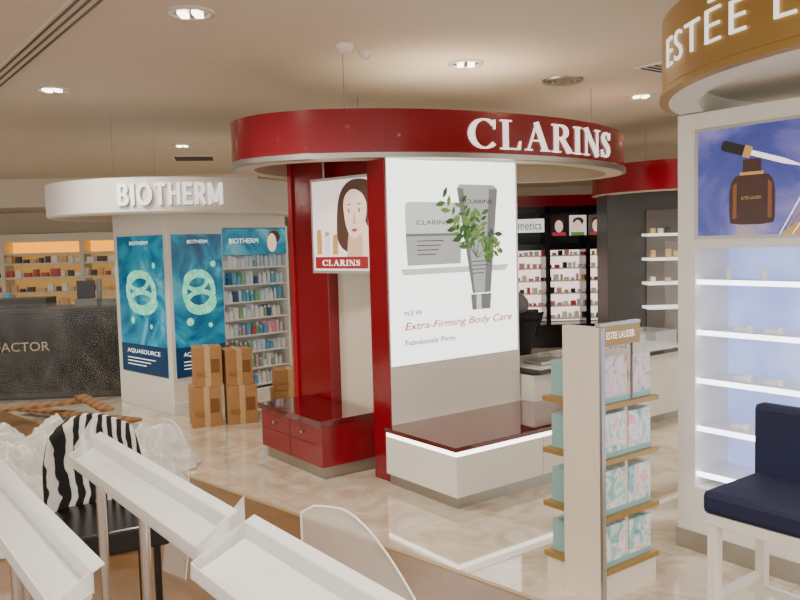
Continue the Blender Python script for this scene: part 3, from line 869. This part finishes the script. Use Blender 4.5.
# ------------------------------------------------------------------ foreground display rack (along d2)
GWH = mat('gloss_white_acrylic', '#f3f3f1', .1, var=.01, coat=.5)
FROST = film_mat('frosted_acrylic', '#f6f6f4', .45, .1)
def tray(name, nx, ny, length, width, z, posts, sl=.5):
    T = rotz(nx, ny, A37+PI/2)   # local x = d2 (away), local y = -d1 (left)
    e = empty(name)
    b = B('tray', T)
    dz = width*sl
    def pr(y0, z0, y1, z1, th, m, x0=0, x1=length):
        vs = [(x0, y0, z0), (x1, y0, z0), (x1, y1, z1), (x0, y1, z1), (x0, y0, z0-th), (x1, y0, z0-th), (x1, y1, z1-th), (x0, y1, z1-th)]
        b.add(vs, [(0, 1, 2, 3), (7, 6, 5, 4), (0, 4, 5, 1), (1, 5, 6, 2), (2, 6, 7, 3), (3, 7, 4, 0)], m)
    pr(0, z-.02, width, z-dz-.02, .008, GWH)
    b.box(0, length, width-.005, width, z-dz-.03, z-dz+.006, FROST)
    b.box(0, length, -.005, 0, z-.03, z+.02, FROST)
    pr(-.005, z+.02, -.03, z+.032, .004, GWH)
    for x0 in (0, length-.005):
        b.add([(x0, 0, z+.02), (x0, width, z-dz+.01), (x0, width, z-dz-.03), (x0, 0, z-.04), (x0+.005, 0, z+.02), (x0+.005, width, z-dz+.01), (x0+.005, width, z-dz-.03), (x0+.005, 0, z-.04)],
              [(0, 1, 2, 3), (7, 6, 5, 4), (0, 4, 5, 1), (1, 5, 6, 2), (2, 6, 7, 3), (3, 7, 4, 0)], FROST)
    b.add([(length-.01, .0, z+.02), (length-.01, width*.8, z-dz*.8), (length-.01, width*.8, z-dz*.8+.03), (length-.01, .0, z+.09)], [(0, 1, 2, 3)], FROST)
    b.done(.001, e)
    b = B('posts', T)
    for x in posts:
        b.cyl((x, width*.5, 0), (x, width*.5, z-dz*.5-.04), .016, CHR, n=24); b.cyl((x, width*.5, 0), (x, width*.5, .012), .06, CHR, n=24)
        b.box(x-.03, x+.03, .01, width-.01, z-dz*.5-.055, z-dz*.5-.04, CHR)
    b.done(parent=e)
tray('display_tray_stand', -.45, 1.97, 1.15, .085, .95, (.5, .93))
tray('display_tray_stand', -.69, 1.70, 1.50, .085, .93, (.34, .58, 1.2))
tray('display_tray_stand', .03, 1.36, .72, .14, .95, (.2, .6), .4)
k = B('clear_acrylic_panel')
vs = []
for j in range(9):
    for i in range(17):
        u, v = i/16, j/8
        top = .98-.22*max(0, u-.35)**1.6*1.5-.02*(1-min(1, u*8))
        vs.append((-.27+.29*u, 2.02-.22*u+.05*math.sin(PI*u), .55+(top-.55)*v))
k.add(vs, [(j*17+i, j*17+i+1, (j+1)*17+i+1, (j+1)*17+i) for j in range(8) for i in range(16)], FILM, True)
k.tube([vs[8*17+i] for i in range(17)], .003, GWH, 6); k.tube([vs[j*17] for j in range(9)], .003, GWH, 6)
k.box(-.29, .04, 1.78, 2.06, .53, .55, GWH); k.cyl((-.12, 1.93, 0), (-.12, 1.93, .53), .016, CHR)
k.done()
k = B('clear_acrylic_panel')   # leaning curved sheet behind the trays
vs = []
for j in range(11):
    for i in range(13):
        u, v = i/12, j/10
        vs.append((-1.24+.15*u+.03*math.sin(PI*v), 3.95-.12*u+.10*v*v, .02+(.76-.25*max(0, u-.4)**2)*v))
k.add(vs, [(j*13+i, j*13+i+1, (j+1)*13+i+1, (j+1)*13+i) for j in range(10) for i in range(12)], GLASS, True)
k.tube([vs[10*13+i] for i in range(13)], .003, GWH, 6); k.tube([vs[j*13+12] for j in range(11)], .003, GWH, 6)
k.done()

# ------------------------------------------------------------------ person bending behind the desk
pe = empty('person')
def skinfig(name, vs, es, m, root=0, sub=2):
    me = D.meshes.new(name); me.from_pydata([v[:3] for v in vs], es, []); me.materials.append(m)
    ob = D.objects.new(name, me); SC.collection.objects.link(ob)
    s = ob.modifiers.new('Skin', 'SKIN'); s.use_smooth_shade = True
    for i, v in enumerate(vs):
        r = v[3] if isinstance(v[3], tuple) else (v[3], v[3])
        me.skin_vertices[0].data[i].radius = r
        me.skin_vertices[0].data[i].use_root = (i == root)
    q = ob.modifiers.new('Sub', 'SUBSURF'); q.levels = sub; q.render_levels = sub
    ob.parent = pe; return ob
px, py, hz = 1.12, 7.4, .07
SHIRT = mat('grey_shirt', '#807e82', .85, var=.1, scale=20); TROU = mat('dark_trousers', '#23242b', .85, var=.1)
skinfig('trousers', [(px, py, .86+hz, .14), (px+.03, py-.1, .8+hz, .1), (px-.02, py-.12, .49, .07), (px+.02, py-.13, .1, .055), (px+.03, py+.1, .8+hz, .1), (px-.02, py+.12, .49, .07), (px+.02, py+.13, .1, .055)],
        [(0, 1), (1, 2), (2, 3), (0, 4), (4, 5), (5, 6)], TROU)
skinfig('shirt', [(px+.01, py, .86+hz, .155), (px-.08, py, 1.00+hz, .155), (px-.26, py, 1.12+hz, .15), (px-.4, py, 1.15+hz, .09),
                  (px-.32, py-.18, 1.08+hz, .07), (px-.36, py-.22, .88+hz, .05), (px-.32, py+.18, 1.08+hz, .07), (px-.36, py+.22, .88+hz, .05)],
        [(0, 1), (1, 2), (2, 3), (2, 4), (4, 5), (2, 6), (6, 7)], SHIRT)
for sg in (-1, 1):
    skinfig('forearm', [(px-.36, py+sg*.22, .9+hz, .042), (px-.5, py+sg*.16, .76+hz, .03), (px-.56, py+sg*.14, .71+hz, .034)], [(0, 1), (1, 2)], SKIN)
    for f in range(5):
        o_ = (f-2)*.02; L_ = (.05, .075, .085, .078, .06)[f]
        bx_, by_ = px-.57, py+sg*.14+o_
        skinfig('finger', [(bx_+.01, by_, .705+hz, .009), (bx_-L_*.5, by_+(o_*.3), .69+hz, .008), (bx_-L_*.8, by_+o_*.3, .665+hz, .007)], [(0, 1), (1, 2)], SKIN, sub=1)
skinfig('neck', [(px-.38, py, 1.15+hz, .06), (px-.46, py, 1.13+hz, .055)], [(0, 1)], SKIN)
k = B('head', Matrix.Translation((px-.55, py, 1.10+hz)) @ Matrix.Rotation(math.radians(-60), 4, 'Y'))
k.ell((0, 0, 0), (.095, .075, .12), SKIN); k.ell((.02, 0, .025), (.098, .083, .115), mat('dark_hair', '#231a14', .7))
k.ell((-.1, 0, -.01), (.02, .014, .025), SKIN); k.ell((-.088, 0, -.06), (.012, .025, .008), PINK)
for sg in (-1, 1): k.ell((-.085, sg*.03, .02), (.01, .014, .008), LETTER); k.ell((0, sg*.078, 0), (.02, .01, .03), SKIN)
k.done(parent=pe)
for sg in (-1, 1):
    k = B('shoe', Matrix.Translation((px-.03, py+sg*.13, 0))); k.ell((0, 0, .045), (.13, .045, .045), BLACK); k.done(parent=pe)

# ------------------------------------------------------------------ world + camera
wd_ = D.worlds.new('World'); SC.world = wd_; wd_.use_nodes = True
bg = wd_.node_tree.nodes['Background']; bg.inputs['Color'].default_value = (1, .95, .88, 1); bg.inputs['Strength'].default_value = 2.3
cam = D.cameras.new('Camera'); cam.lens = 36; cam.sensor_width = 36; cam.clip_start = .05
co = D.objects.new('Camera', cam); SC.collection.objects.link(co); SC.camera = co
p = math.radians(4.15); r = math.radians(1.5)
Fw = Vector((0, math.cos(p), -math.sin(p))); U0 = Vector((0, math.sin(p), math.cos(p))); R0 = Vector((1, 0, 0))
R = R0*math.cos(r)-U0*math.sin(r); U = R0*math.sin(r)+U0*math.cos(r)
M = Matrix.Identity(4)
for i in range(3):
    M[i][0] = R[i]; M[i][1] = U[i]; M[i][2] = -Fw[i]
M[2][3] = 1.65
co.matrix_world = M
